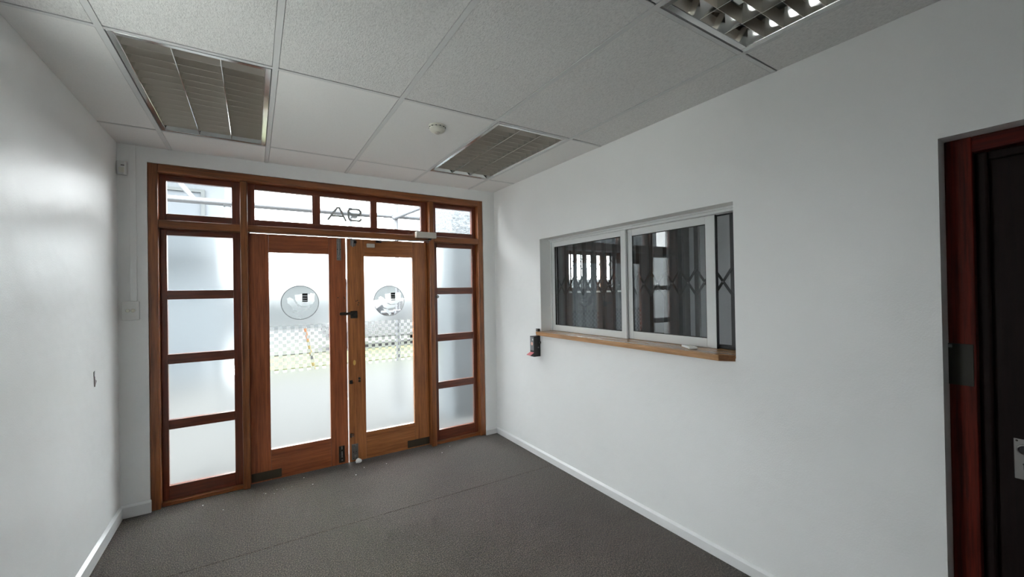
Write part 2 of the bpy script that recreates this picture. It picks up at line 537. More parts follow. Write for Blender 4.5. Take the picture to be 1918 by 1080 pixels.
box('glass_pane', M['glass'], w10, 3.945, 5.555, -4.703, -4.697, 0.945, 2.055)

# ---- skirtings
def skirt_profile(h=0.062, t=0.016, top=0.078):
    return [(0, 0), (t, 0), (t, h), (t * 0.55, h + 0.009), (0, top)]
p = skirt_profile(0.075, 0.016, 0.092)
MB().prism([(a, b) for a, b in p], 1, YREAR, -0.0155).build('baseboard_left', M['skirting'], None, 0.002, label='white skirting board along the left wall', kind='structure', cat='baseboard')
MB().prism([(-a, b) for a, b in p], 0, 0.0005, FX0 + 0.008).build('baseboard_back_left', M['skirting'], None, 0.006, label='short white skirting between left wall and entrance frame', kind='structure', cat='baseboard')
p2 = skirt_profile(0.052, 0.016, 0.066)
MB().prism([(-a, b) for a, b in p2], 0, FX1 - 0.006, XR - 0.0005).build('baseboard_back_right', M['skirting'], None, 0.004, label='short white skirting between entrance frame and right wall', kind='structure', cat='baseboard')
MB().prism([(XR - a, b) for a, b in p2], 1, DY1 + 0.0, -0.0155).build('baseboard_right', M['skirting'], None, 0.002, label='white skirting board along the right wall', kind='structure', cat='baseboard')

# ---- ceiling: slab, runners, tiles
ce = box('ceiling', M['ceiling_board'], None, -0.2, OX + 0.2, YREAR - 0.2, 0.22, H + 0.13, H + 0.2)
tag(ce, 'suspended ceiling of white lay-in panels on a slim grid', 'ceiling', kind='structure')
XT = [T1 + 0.6 * k for k in range(5)]                 # runners
YT = [Y1 + 1.2, Y1, Y1 - 1.2, Y1 - 2.4]               # cross rows
G = 0.012
for x in XT:
    MB().box(x - G, x + G, YREAR, -0.0005, H, H + 0.004).box(x - 0.001, x + 0.001, YREAR, -0.0005, H + 0.003, H + 0.034).build('grid_bar', M['grid'], ce)
xs = [0.0] + XT + [XR]
ys = [-0.0005] + YT + [YREAR]
light_cells = {(1, 1), (5, 1), (5, 3)}
cell = lambda i, j: (i, j) in light_cells
for j, y in enumerate(YT):
    for i in range(len(xs) - 1):
        a = xs[i] + (G if i > 0 else 0.0005); b = xs[i + 1] - (G if i < len(xs) - 2 else 0.0005)
        box('cross_bar', M['grid'], ce, a, b, y - 0.0075, y + G, H + 0.0012, H + 0.0052)
for j in range(len(ys) - 1):
    for i in range(len(xs) - 1):
        if (i, j) in ((1, 1), (4, 1), (4, 3)):
            continue
        a = xs[i] + (G + 0.0015 if i > 0 else 0.001); b = xs[i + 1] - (G + 0.0015 if i < len(xs) - 2 else 0.001)
        c = ys[j + 1] + (G + 0.0015 if j < len(ys) - 2 else 0.001); d = ys[j] - (G + 0.0015 if j > 0 else 0.001)
        smooth_tile = j < 2
        zb = H + 0.0016 + random.uniform(0, 0.0012)
        box('ceiling_tile', M['tile_smooth'] if smooth_tile else M['tile_rough'], ce, a, b, c, d, zb, zb + 0.014, 0.0015)
# office ceiling board
box('ceiling_panel', M['tile_smooth'], ce, RX, OX, -4.6, 0.0, H, H + 0.015)

# ================================================================== ENTRANCE
FY0, FY1 = 0.008, 0.135          # frame front and back
SY0, SY1 = 0.075, 0.115          # sash / door leaf front and back
GY0, GY1 = 0.093, 0.099          # glass
JL, JR = 0.2125, 2.790           # inner faces of the outer jambs
ML0, ML1 = 0.703, 0.752          # left mullion
MR0, MR1 = 2.252, 2.304          # right mullion
HB = 2.412                       # underside of the head
TB0, TB1 = 2.0165, 2.068          # transom bar
fr = empty('trim_1', ((FX0 + FX1) / 2, FY0, 0), 'varnished red-brown hardwood frame of the glazed entrance', 'door frame', kind='structure')
bv = 0.004
box('jamb', M['frame_v'], fr, FX0 + 0.0005, JL, FY0, FY1, 0.0, FZ - 0.0005, bv)
box('jamb', M['frame_v'], fr, JR, FX1 - 0.0005, FY0, FY1, 0.0, FZ - 0.0005, bv)
box('head', M['frame_h'], fr, JL, JR, FY0 + 0.002, FY1, HB, FZ - 0.0005, bv)
for a, b in ((ML0, ML1), (MR0, MR1)):
    box('mullion', M['frame_v'], fr, a, b, FY0 + 0.001, FY1, 0.0, HB, bv + 0.003)
for a, b in ((JL, ML0), (ML1, MR0), (MR1, JR)):
    mb = MB()
    if a == ML1:   # over the doors: rebated so that light slips in above the leaves
        mb.prism([(FY0 + 0.003, TB0), (0.070, TB0), (0.070, TB0 + 0.006), (FY1, TB0 + 0.006), (FY1, TB1), (FY0 + 0.003, TB1)], 0, a, b)
    else:
        mb.box(a, b, FY0 + 0.003, FY1, TB0 - 0.006, TB1)
    mb.build('transom_bar', M['frame_h'], fr, bv)
for a, b in ((JL, ML0), (MR1, JR)):
    box('sill_rail', M['frame_h'], fr, a, b, FY0 + 0.03, FY1, 0.0, 0.028, 0.003)
for a, b in ((ML1, ML1 + 0.014), (MR0 - 0.014, MR0)):
    box('door_stop', M['frame_v'], fr, a, b, 0.118, FY1, 0.0, TB0 + 0.017)

def glazed(root, xs_, zs_, x_in, z_in, mv, mh, film, glass_names=True):
    """Sash: outer box xs_ x zs_, panes at x_in list of (x0,x1) and z_in list of (z0,z1)"""
    X0, X1 = xs_; Z0, Z1 = zs_
    xi0, xi1 = x_in[0][0], x_in[-1][1]
    zi0, zi1 = min(z[0] for z in z_in), max(z[1] for z in z_in)
    box('stile', mv, root, X0, xi0, SY0, SY1, Z0, Z1, 0.003)
    box('stile', mv, root, xi1, X1, SY0, SY1, Z0, Z1, 0.003)
    box('bottom_rail', mh, root, xi0, xi1, SY0 + 0.0005, SY1, Z0, zi0, 0.003)
    box('top_rail', mh, root, xi0, xi1, SY0 + 0.0005, SY1, zi1, Z1, 0.003)
    zz = sorted(z_in)
    for (a, b), (c, d) in zip(zz, zz[1:]):
        box('glazing_bar', mh, root, xi0, xi1, SY0 + 0.001, SY1, b, c, 0.003)
    for (a, b), (c, d) in zip(x_in, x_in[1:]):
        box('glazing_bar', mv, root, b, c, SY0 + 0.001, SY1, zi0, zi1, 0.003)
    for xa, xb in x_in:
        for za, zb in zz:
            pane = box('glass_pane', M['glass_filmed' if film else 'glass'], root, xa - 0.004, xb + 0.004, GY0, GY1, za - 0.004, zb + 0.004)
            if film:
                box('frosted_film', M['frost'], pane, xa + 0.001, xb - 0.001, GY0 - 0.0022, GY0 - 0.0006, za + 0.002, zb - 0.002)

ZS = [(0.128, 0.539), (0.608, 1.018), (1.089, 1.493), (1.559, 1.967)]
w1 = empty('window_1', (0.458, SY0, 0.03), 'tall wooden sidelight left of the doors with four frosted panes', 'window', kind='structure')
glazed(w1, (JL, ML0), (0.028, TB0 - 0.006), [(0.251, 0.652)], ZS, M['sash_v'], M['sash_h'], True)
w2 = empty('window_2', (2.547, SY0, 0.03), 'tall wooden sidelight right of the doors with four frosted panes', 'window', kind='structure')
glazed(w2, (MR1, JR), (0.028, TB0 - 0.006), [(2.352, 2.749)], ZS, M['sash_v'], M['sash_h'], True)
w3 = empty('window_3', (0.458, SY0, TB1), 'clear single-pane wooden fanlight above the left sidelight', 'window', kind='structure')
glazed(w3, (JL, ML0), (TB1, HB), [(0.251, 0.649)], [(2.126, 2.367)], M['sash_v'], M['sash_h'], False)
w4 = empty('window_4', (1.5, SY0, TB1), 'wide three-pane wooden fanlight above the doors with house number', 'window', kind='structure')
glazed(w4, (ML1, MR0), (TB1, HB), [(0.801, 1.223), (1.285, 1.710), (1.769, 2.194)], [(2.124, 2.367)], M['sash_v'], M['sash_h'], False)
w5 = empty('window_5', (2.547, SY0, TB1), 'clear single-pane wooden fanlight above the right sidelight', 'window', kind='structure')
glazed(w5, (MR1, JR), (TB1, HB), [(2.346, 2.751)], [(2.123, 2.366)], M['sash_v'], M['sash_h'], False)
# small grey stay peg on the right sidelight, and pale filler smudge on the left one
MB().lathe([(0.0, 0.030), (0.012, 0.030), (0.016, 0.024), (0.016, 0.012), (0.008, 0.010), (0.008, 0.0)], (2.346, SY0, 1.470), '-Y', 16).build('stay_peg', M['steel'], w2, smooth=True)

def strokes(mb, pts, w, y0, y1, closed=False):
    n = len(pts)
    for i in range(n if closed else n - 1):
        a, b = Vector(pts[i]), Vector(pts[(i + 1) % n])
        d = (b - a).normalized(); p = Vector((-d.y, d.x)) * w / 2
        e = d * w * 0.38
        q = [a - e + p, a - e - p, b + e - p, b + e + p]
        mb.prism([(v.x, v.y) for v in q], 1, y0 - i * 0.00004, y1 - i * 0.00004)
# house number 9A, stuck to the glass to be read from the street (so mirrored from inside)
z0, z1 = 2.170, 2.294
SW = 0.0175
m_ = MB(); strokes(m_, [(1.350, z0 + 0.004), (1.426, z1 - 0.010), (1.444, z1 - 0.010), (1.496, z0 + 0.004)], SW, GY1 + 0.0006, GY1 + 0.0016)
strokes(m_, [(1.384, z0 + 0.040), (1.466, z0 + 0.040)], SW, GY1 + 0.0004, GY1 + 0.0014)
m_.build('letter_a', M['number'], w4)
xl, xr = 1.510, 1.638
nine = [(xr - 0.010, z0 + 0.028), (xr - 0.013, z0 + 0.016), (xr - 0.024, z0 + 0.009), (xl + 0.032, z0 + 0.010), (xl + 0.016, z0 + 0.022), (xl + 0.010, z0 + 0.042), (xl + 0.010, z1 - 0.030), (xl + 0.022, z1 - 0.012), (xr - 0.030, z1 - 0.012), (xr - 0.013, z1 - 0.026), (xr - 0.013, z0 + 0.078), (xr - 0.026, z0 + 0.065), (xl + 0.034, z0 + 0.065), (xl + 0.014, z0 + 0.082)]
m_ = MB(); strokes(m_, nine, SW, GY1 + 0.0006, GY1 + 0.0016)
m_.build('digit_nine', M['number'], w4)

# ---- door leaves
def leaf(name, label, X0, X1, gx0, gx1, gz0, gz1, mv, mh, z_top, logo):
    d = empty(name, ((X0 + X1) / 2, SY0, 0.012), label, 'door', kind='structure')
    Z0, Z1 = 0.006, z_top
    box('stile', mv, d, X0, gx0, SY0, SY1, Z0, Z1, 0.0025)
    box('stile', mv, d, gx1, X1, SY0, SY1, Z0, Z1, 0.0025)
    box('bottom_rail', mh, d, gx0 + 0.0006, gx1 - 0.0006, SY0 + 0.0008, SY1, Z0, gz0, 0.002)
    box('top_rail', mh, d, gx0 + 0.0006, gx1 - 0.0006, SY0 + 0.0008, SY1, gz1, Z1, 0.002)
    pane = box('glass_pane', M['glass_filmed'], d, gx0 - 0.004, gx1 + 0.004, GY0, GY1, gz0 - 0.004, gz1 + 0.004)
    f0, f1 = GY0 - 0.0022, GY0 - 0.0006
    zb, zt = 0.867, 1.2535
    a, b = gx0 + 0.001, gx1 - 0.001
    box('frosted_film', M['frost'], pane, a, b, f0, f1, gz0 + 0.004, zb)
    # upper film with a round cut-out
    cx, cz, r = logo
    N = 64
    mb = MB(); bm = mb.bm
    ZA, ZB = zt + 0.0015, gz1 - 0.004
    inner, outer = [], []
    for i in range(N):
        t = 2 * PI * i / N + PI / 4
        ux, uz = math.cos(t), math.sin(t)
        k = min(((b - cx) if ux > 0 else (cx - a)) / max(abs(ux), 1e-9), ((ZB - cz) if uz > 0 else (cz - ZA)) / max(abs(uz), 1e-9))
        inner.append((cx + r * ux, cz + r * uz)); outer.append([cx + k * ux, cz + k * uz])
    for (ex, ez) in ((a, ZA), (a, ZB), (b, ZA), (b, ZB)):
        i = min(range(N), key=lambda q: (outer[q][0] - ex) ** 2 + (outer[q][1] - ez) ** 2)
        outer[i] = [ex, ez]
    V = [[bm.verts.new((p[0], y, p[1])) for p in ring] for ring in (inner, outer) for y in (f0, f1)]
    for i in range(N):
        j = (i + 1) % N
        for A, B in ((0, 2), (2, 3), (3, 1), (1, 0)):
            bm.faces.new([V[A][i], V[A][j], V[B][j], V[B][i]])
    mb.build('frosted_film', M['frost'], pane)
    # chequered band: alternating frosted squares
    nc, nr = 15, 13
    sx, sz = (b - a) / nc, (zt - zb) / nr
    mb = MB()
    for i in range(nc):
        for j in range(nr):
            if (i + j) % 2 == 0:
                mb.box(a + i * sx + 0.0004, a + (i + 1) * sx - 0.0004, f0, f1, zb + j * sz + 0.0004, zb + (j + 1) * sz - 0.0004)
    mb.build('chequered_film', M['frost'], pane, kind='stuff', label='band of small frosted squares')
    # round emblem
    U = lambda pts: [(cx + px * r, cz + pz * r) for px, pz in pts]
    MB().ring((cx, cz), r * 0.965, r * 0.995, f0, f1, 56).build('emblem_ring', M['decal_line'], pane)
    mb = MB()
    mb.prism(U([(-.27, .45), (-.26, .2), (-.14, -.06), (.05, -.2), (.12, -.21), (.12, .03), (.10, .03), (.10, .50), (-.1, .46)]), 1, f0, f1)
    mb.prism(U([(.12, -.215), (.48, -.2), (.66, -.08), (.75, .06), (.77, .5), (.55, .55), (.5, .45), (.40, .48), (.40, .03), (.121, .03)]), 1, f0, f1)
    mb.build('emblem_bowl', M['frost'], pane)
    mb = MB()
    mb.prism(U([(-.68, .24), (-.55, .32), (-.36, .2), (-.26, -.02), (-.12, -.2), (.05, -.27), (.5, -.25), (.55, -.34), (.25, -.47), (-.12, -.5), (-.34, -.42), (-.48, -.18), (-.66, .0)]), 1, f0, f1)
    mb.build('emblem_swoosh', M['frost'], pane)
    mb = MB()
    mb.prism(U([(-.42, -.5), (-.12, -.55), (.06, -.72), (.13, -.86), (.02, -.94), (-.16, -.76)]), 1, f0, f1)
    mb.build('emblem_tail', M['frost'], pane)
    mb = MB()
    for k, (q0, q1) in enumerate(((.40, .53), (.25, .38), (.12, .235), (.03, .095))):
        mb.prism(U([(.11, q0), (.39, q0), (.39, q1), (.11, q1)]), 1, f0, f1)
    mb.build('emblem_stripes', M['decal'], pane)
    return d, pane

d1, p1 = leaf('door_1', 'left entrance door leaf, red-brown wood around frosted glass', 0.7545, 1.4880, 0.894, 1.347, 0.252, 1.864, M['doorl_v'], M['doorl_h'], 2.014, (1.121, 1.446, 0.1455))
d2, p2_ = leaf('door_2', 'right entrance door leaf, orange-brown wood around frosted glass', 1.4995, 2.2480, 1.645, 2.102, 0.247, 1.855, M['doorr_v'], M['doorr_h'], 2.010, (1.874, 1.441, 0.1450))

# hardware on the leaves
def screws(mb_parent, pts, y):
    for x, z in pts:
        MB().lathe([(0.0, 0.0022), (0.0035, 0.0014), (0.004, 0.0)], (x, y, z), '-Y', 8).build('screw', M['dark_steel'], mb_parent)

def slide_bolt(door, x, z0, z1, mat, w=0.034):
    b = box('slide_bolt', mat, door, x - w / 2, x + w / 2, SY0 - 0.004, SY0 + 0.001, z0, z1, 0.0015)
    MB().tube((x, SY0 - 0.010, z0 + 0.02), (x, SY0 - 0.010, z1 - 0.004), 0.0065, 12).build('bolt_rod', M['steel'], b, smooth=True)
    for z in (z0 + 0.04, z1 - 0.035):
        MB().box(x - 0.011, x + 0.011, SY0 - 0.018, SY0 - 0.003, z - 0.008, z + 0.008).build('bolt_guide', mat, b, 0.003)
    MB().tube((x, SY0 - 0.012, z0 + 0.075), (x, SY0 - 0.03, z0 + 0.075), 0.005, 10).build('bolt_knob', M['steel'], b, smooth=True)
    screws(b, [(x - 0.012, z0 + 0.012), (x + 0.012, z0 + 0.012), (x - 0.012, (z0 + z1) / 2), (x + 0.012, (z0 + z1) / 2)], SY0 - 0.004)
    return b
slide_bolt(d1, 1.430, 1.812, 2.006, M['steel'], 0.036)
slide_bolt(d1, 1.432, 0.022, 0.168, M['dark_steel'], 0.048)
slide_bolt(d2, 1.543, 0.022, 0.162, M['steel'], 0.056)
b = box('bolt_keep', M['steel'], d2, 1.528, 1.572, SY0 - 0.006, SY0 + 0.001, 1.945, 2.006, 0.002)
MB().tube((1.546, SY0 - 0.012, 1.935), (1.546, SY0 - 0.012, 2.006), 0.008, 12).build('bolt_rod', M['steel'], b, smooth=True)
MB().box(1.556, 1.578, SY0 - 0.020, SY0 - 0.004, 1.968, 1.992).build('bolt_guide', M['dark_steel'], b, 0.003)
# pivot plates in the bottom corners
for dd, xa, xb in ((d1, 0.756, 0.967), (d2, 2.026, 2.246)):
    pp = box('pivot_plate', M['bronze'], dd, xa, xb, SY0 - 0.003, SY0 + 0.001, 0.018, 0.086, 0.001)
    screws(pp, [(xa + 0.03, 0.05), ((xa + xb) / 2, 0.05), (xb - 0.03, 0.05)], SY0 - 0.003)
# beige alarm contact
ct = box('alarm_contact', M['beige'], d2, 1.668, 1.740, SY0 - 0.018, SY0 + 0.001, 1.936, 1.972, 0.004)
box('contact_cap', M['beige'], ct, 1.672, 1.736, SY0 - 0.0205, SY0 - 0.017, 1.940, 1.968, 0.002)
# black barrel bolt across the meeting stiles
bb = box('barrel_bolt', M['dark_steel'], d2, 1.520, 1.580, SY0 - 0.005, SY0 + 0.001, 1.292, 1.358, 0.003)
MB().box(1.428, 1.575, SY0 - 0.020, SY0 - 0.008, 1.325, 1.347).build('bolt_bar', M['dark_steel'], bb, 0.003)
MB().tube((1.556, SY0 - 0.003, 1.322), (1.556, SY0 - 0.030, 1.322), 0.010, 14).build('bolt_knob', M['dark_steel'], bb, smooth=True)
kp = box('bolt_keep', M['dark_steel'], d1, 1.440, 1.478, SY0 - 0.006, SY0 + 0.001, 1.322, 1.350, 0.002)
# yellow disc painted for daylight coming through the lock hole
lk = MB().lathe([(0.0, 0.002), (0.010, 0.002), (0.013, 0.004), (0.015, 0.003), (0.016, 0.0)], (1.549, SY0, 0.884), '-Y', 20).build('lit_keyhole', M['keyhole_yellow'], d2, smooth=True)
lk.scale = (0.72, 1, 1.5)
# rusty latch and broken keeps
lt = box('latch_plate', M['dark_steel'], d2, 1.504, 1.530, SY0 - 0.010, SY0 + 0.001, 0.706, 0.738, 0.003)
MB().lathe([(0.0, 0.012), (0.009, 0.010), (0.011, 0.0)], (1.590, SY0, 0.745), '-Y', 12).build('latch_stud', M['dark_steel'], d2, smooth=True)
MB().lathe([(0.0, 0.010), (0.009, 0.008), (0.011, 0.0)], (1.590, SY0, 0.722), '-Y', 12).build('latch_stud', M['dark_steel'], d2, smooth=True)
lt2 = box('latch_plate', M['dark_steel'], d2, 1.503, 1.512, SY0 - 0.014, SY0 + 0.001, 0.226, 0.262, 0.002)
MB().tube((1.508, SY0 - 0.008, 0.252), (1.532, SY0 - 0.012, 0.255), 0.004, 8).build('latch_hook', M['steel'], lt2, smooth=True)
MB().tube((1.508, SY0 - 0.008, 0.236), (1.532, SY0 - 0.012, 0.238), 0.004, 8).build('latch_hook', M['steel'], lt2, smooth=True)
# old screw holes, with dark rims
for dd, pts in ((d1, [(1.418, 1.48), (1.470, 1.482), (1.474, 1.47)]), (d2, [(1.583, 1.452), (1.594, 1.430), (1.587, 1.412), (1.571, 1.446)])):
    for x, z in pts:
        MB().lathe([(0.0, 0.001), (0.004, 0.0015), (0.005, 0.0)], (x, SY0, z), '-Y', 8).build('screw_hole', M['black'], dd)

# door closer: body on the transom bar, two-piece arm to the leaf
dc = empty('door_closer', (2.20, FY0 - 0.001, 2.035), 'beige overhead door closer fixed above the right door leaf', 'door closer')
box('closer_body', M['beige'], dc, 2.106, 2.306, FY0 - 0.050, FY0 + 0.002, 2.040, 2.098, 0.004)
box('spindle_cap', M['dark_steel'], dc, 2.235, 2.262, FY0 - 0.034, FY0 - 0.012, 2.024, 2.041, 0.003)
MB().bar((2.25, FY0 - 0.020, 2.021), (1.93, FY0 - 0.005, 2.006), (0, 1, 0), 0.020, 0.006).build('main_arm', M['steel'], dc, 0.001)
MB().bar((1.935, FY0 - 0.004, 2.001), (1.775, SY0 - 0.012, 1.996), (0, 1, 0), 0.016, 0.006).build('link_arm', M['steel'], dc, 0.001)
MB().box(1.752, 1.800, SY0 - 0.022, SY0 - 0.0005, 1.984, 2.003).build('arm_shoe', M['dark_steel'], dc, 0.003)

# ================================================================== DARK DOOR (right edge)
FXD = 3.062
tf = empty('trim_2', (FXD, (DY0 + DY1) / 2, 0), 'deep red mahogany frame around the dark door', 'door frame', kind='structure')
fw = 0.073
for y0, y1 in ((DY1 - fw, DY1 - 0.0005), (DY0 + 0.0005, DY0 + fw)):
    box('jamb', M['mahogany_v'], tf, FXD, RX, y0, y1, 0.0, DZ - 0.0005, 0.003)
box('head', M['mahogany_h'], tf, FXD + 0.001, RX, DY0 + fw, DY1 - fw, DZ - fw + 0.015, DZ - 0.0005, 0.003)
for y0, y1 in ((DY1 - fw - 0.034, DY1 - fw), (DY0 + fw, DY0 + fw + 0.034)):
    MB().box(FXD + 0.030, FXD + 0.052, y0, y1, 0.0, DZ - fw + 0.014).build('stop_bead', M['dark_door'], tf, 0.008, segs=3)
MB().box(FXD + 0.030, FXD + 0.052, DY0 + fw + 0.034, DY1 - fw - 0.034, DZ - fw - 0.020, DZ - fw + 0.014).build('stop_bead', M['dark_door'], tf, 0.008, segs=3)
st = MB().box(FXD - 0.0025, FXD + 0.001, DY1 - 0.066, DY1 + 0.003, 1.127, 1.284).build('strike_plate', M['strike'], tf, 0.001)
MB().box(FXD - 0.006, FXD - 0.002, DY1 - 0.011, DY1 - 0.001, 1.268, 1.280).build('plate_screw', M['steel'], st, 0.001)
DX = FXD + 0.053
d3 = empty('door_3', (DX, (DY0 + DY1) / 2, 0.01), 'near-black stained wooden door set in the right wall', 'door', kind='structure')
box('door_leaf', M['dark_door'], d3, DX, DX + 0.04, DY0 + fw + 0.003, DY1 - fw - 0.003, 0.01, DZ - fw + 0.012, 0.002)
lp = empty('lock_plate', (DX, -3.545, 0.805)); lp.parent = d3; lp.location = Vector((DX, -3.545, 0.805)) - world_loc(d3)
tag(lp, 'worn silver lock plate')
box('plate', M['steel'], lp, DX - 0.003, DX + 0.001, -3.576, -3.5215, 0.806, 0.951, 0.003)
MB().lathe([(0.013, 0.0), (0.0135, 0.003), (0.016, 0.0065), (0.019, 0.005), (0.0205, 0.0)], (DX - 0.0025, -3.548, 0.914), '-X', 24).build('spindle_ring', M['steel'], lp, smooth=True)
MB().lathe([(0.0, 0.0008), (0.0135, 0.0008), (0.0135, 0.0)], (DX - 0.0027, -3.548, 0.914), '-X', 24).build('spindle_hole', M['black'], lp)
mb = MB(); mb.lathe([(0.0, 0.0006), (0.0045, 0.0006), (0.0045, 0.0)], (DX - 0.0029, -3.546, 0.862), '-X', 14); mb.box(DX - 0.0036, DX - 0.0029, -3.5485, -3.5435, 0.843, 0.860)
mb.build('keyhole', M['black'], lp)
screws_pts = [(-3.529, 0.944), (-3.569, 0.944), (-3.548, 0.813)]
for y, z in screws_pts:
    MB().lathe([(0.0, 0.002), (0.003, 0.0012), (0.0035, 0.0)], (DX - 0.003, y, z), '-X', 8).build('screw', M['dark_steel'], lp)

# ================================================================== RECEPTION HATCH
win = empty('window_6', (3.14, (WY0 + WY1) / 2, WZ0 + 0.02), 'white aluminium sliding reception window in the right wall', 'window', kind='structure')
AX0, AX1 = 3.098, 3.158
aw = M['alu_white']
zt_, zb_ = WZ1, 1.1465
box('frame_head', aw, win, AX0, AX1, WY0, WY1, 1.951, zt_ - 0.0005, 0.002)
box('frame_head_lip', aw, win, AX0 - 0.014, AX0 - 0.0003, WY0, WY1, 1.966, zt_ - 0.0005, 0.001)
box('frame_jamb', aw, win, AX0, AX1, WY1 - 0.018, WY1 - 0.0005, zb_, 1.951, 0.002)
box('frame_jamb', aw, win, AX0, AX1, WY0 + 0.0005, WY0 + 0.018, zb_, 1.951, 0.002)
def sash(x0, x1, y0, y1, z0, z1, gy0, gy1, gz0, gz1):
    s = empty('sliding_sash', ((x0 + x1) / 2, (y0 + y1) / 2, z0)); s.parent = win
    s.location = Vector(((x0 + x1) / 2, (y0 + y1) / 2, z0)) - world_loc(win)
    box('stile', aw, s, x0, x1, gy1, y1, z0, z1, 0.002)
    box('stile', aw, s, x0, x1, y0, gy0, z0, z1, 0.002)
    box('rail', aw, s, x0, x1, gy0, gy1, gz1, z1, 0.002)
    box('rail', aw, s, x0, x1, gy0, gy1, z0, gz0, 0.002)
    xm = (x0 + x1) / 2
    box('glass_pane', M['glass_office'], s, xm - 0.003, xm + 0.003, gy0 - 0.004, gy1 + 0.004, gz0 - 0.004, gz1 + 0.004)
    mb = MB(); e = 0.004
    for a, b, c, d in ((gy0, gy1, gz0, gz0 + e), (gy0, gy1, gz1 - e, gz1), (gy0, gy0 + e, gz0 + e, gz1 - e), (gy1 - e, gy1, gz0 + e, gz1 - e)):
        mb.box(xm - 0.006, xm + 0.006, a, b, c, d)
    mb.build('glazing_seal', M['black_seal'], s)
sash(3.106, 3.126, -1.715, -0.838, 1.1475, 1.951, -1.668, -0.873, 1.200, 1.908)
sash(3.134, 3.154, -2.390, -1.700, 1.1475, 1.951, -2.328, -1.752, 1.2045, 1.9035)

sl = MB().box(3.1335, 3.1550, -2.3945, -2.3902, 1.1475, 1.951).build('edge_seal', M['black_seal'], win)
# wooden counter under the hatch, chamfered at the near end
cnt = empty('window_sill', (XR, (WY0 + WY1) / 2, 1.112), 'honey-coloured wooden counter ledge under the reception window', 'counter')
zs0, zs1 = 1.104, 1.1315
mb = MB()
mb.prism([(3.208, WY1 - 0.0006), (XR - 0.0005, WY1 - 0.0006), (XR - 0.0005, -0.812), (2.929, -0.812), (2.929, -2.520), (XR - 0.0005, -2.5865), (XR - 0.0005, WY0 + 0.0008), (3.208, WY0 + 0.0008)], 2, WZ0 + 0.0005, 1.1460)
mb.build('ledge_top', M['sill'], cnt, 0.002)
mb = MB()
mb.prism([(XR - 0.0006, -0.814), (2.931, -0.814), (2.931, -2.519), (XR - 0.0006, -2.585)], 2, 1.1130, WZ0 + 0.0003)
mb.build('ledge_edge', M['sill'], cnt, 0.001)
e = Vector((XR - 2.929, -2.5865 + 2.520)).normalized()
mb = MB()
n2 = Vector((-e.y, e.x)) * -1
a = Vector((2.9295, -2.5205)) + e * 0.002; b = Vector((XR - 0.002, -2.585))
o2 = Vector((e.y, -e.x)) * 0.0012
mb.prism([(a.x, a.y), (b.x, b.y), (b.x + o2.x, b.y + o2.y), (a.x + o2.x, a.y + o2.y)], 2, 1.1135, 1.1455)
mb.build('ledge_end_grain', M['sill_end'], cnt)

# white remote on the ledge
rm = empty('remote_control', (3.043, -2.268, 1.1462), 'small white remote control lying on the wooden reception ledge', 'remote')
rm.rotation_euler = (0, 0, -0.55)
def local(mb, name, mat, parent, bevel=0.0, **k):
    o = mb.build(name, mat, None, bevel, **k); o.parent = parent; return o
local(MB().box(-0.025, 0.025, -0.058, 0.058, 0.0004, 0.0145), 'body', M['remote'], rm, 0.004)
for i in range(2):
    for j in range(2):
        local(MB().box(-0.013 + i * 0.015, -0.002 + i * 0.015, -0.035 + j * 0.03, -0.015 + j * 0.03, 0.0142, 0.016), 'button', M['ivory'], rm, 0.001)

# security gate behind the glass
gt = empty('trellis_gate', (3.185, (WY0 + WY1) / 2, 1.14), 'charcoal steel trellis security gate behind the sliding reception window', 'security gate')
GXC = 3.186
gy = [-2.4725 + 0.1175 * k for k in range(15)]
box('track', M['gate'], gt, GXC - 0.018, GXC + 0.018, WY0 + 0.004, WY1 - 0.004, 1.1465, 1.168, 0.002)
box('track', M['gate'], gt, GXC - 0.018, GXC + 0.018, WY0 + 0.004, WY1 - 0.004, 1.950, 1.9775, 0.002)
for y in gy + [WY0 + 0.012]:
    mb = MB(); w = 0.0150; d = 0.010
    mb.prism([(GXC - d, y - w), (GXC + d, y - w), (GXC + d, y - w + 0.003), (GXC - d + 0.003, y - w + 0.003), (GXC - d + 0.003, y + w - 0.003), (GXC + d, y + w - 0.003), (GXC + d, y + w), (GXC - d, y + w)], 2, 1.168, 1.950)
    mb.build('upright_bar', M['gate'], gt)
for a, b in zip([WY0 + 0.012] + gy, gy):
    for s in (-1, 1):
        xo = GXC - 0.013 + s * 0.0017
        MB().bar((xo, a, 1.548 - s * 0.085), (xo, b, 1.548 + s * 0.085), (0, -s, 1), 0.015, 0.003).build('lattice_strip', M['gate'], gt)
    MB().lathe([(0.0, 0.004), (0.004, 0.003), (0.005, 0.0)], (GXC - 0.0165, (a + b) / 2, 1.548), '-X', 10).build('rivet', M['steel'], gt)

# office street window with its own trellis
w7 = empty('window_7', ((GX0 + GX1) / 2, 0.1, GZ0), 'small office street window seen through the reception glass', 'window', kind='structure')
for x0, x1 in ((GX0 + 0.0005, GX0 + 0.04), (GX1 - 0.04, GX1 - 0.0005), (4.66, 4.715)):
    box('stile', M['tan_wood'] if x0 == 4.66 else M['office_dark'], w7, x0, x1, 0.06, 0.14, GZ0, GZ1, 0.003)
for z0, z1 in ((GZ0 + 0.0005, GZ0 + 0.045), (GZ1 - 0.035, GZ1 - 0.0005)):
    box('rail', M['office_dark'], w7, GX0 + 0.04, GX1 - 0.04, 0.062, 0.138, z0, z1, 0.003)
box('glass_pane', M['glass'], w7, GX0 + 0.035, 4.665, 0.097, 0.103, GZ0 + 0.04, GZ1 - 0.03)
box('glass_pane', M['glass'], w7, 4.71, GX1 - 0.035, 0.097, 0.103, GZ0 + 0.04, GZ1 - 0.03)
box('inner_ledge', M['white_plastic'], w7, GX0 - 0.02, GX1 + 0.02, -0.03, 0.062, GZ0 - 0.022, GZ0 + 0.0, 0.003)
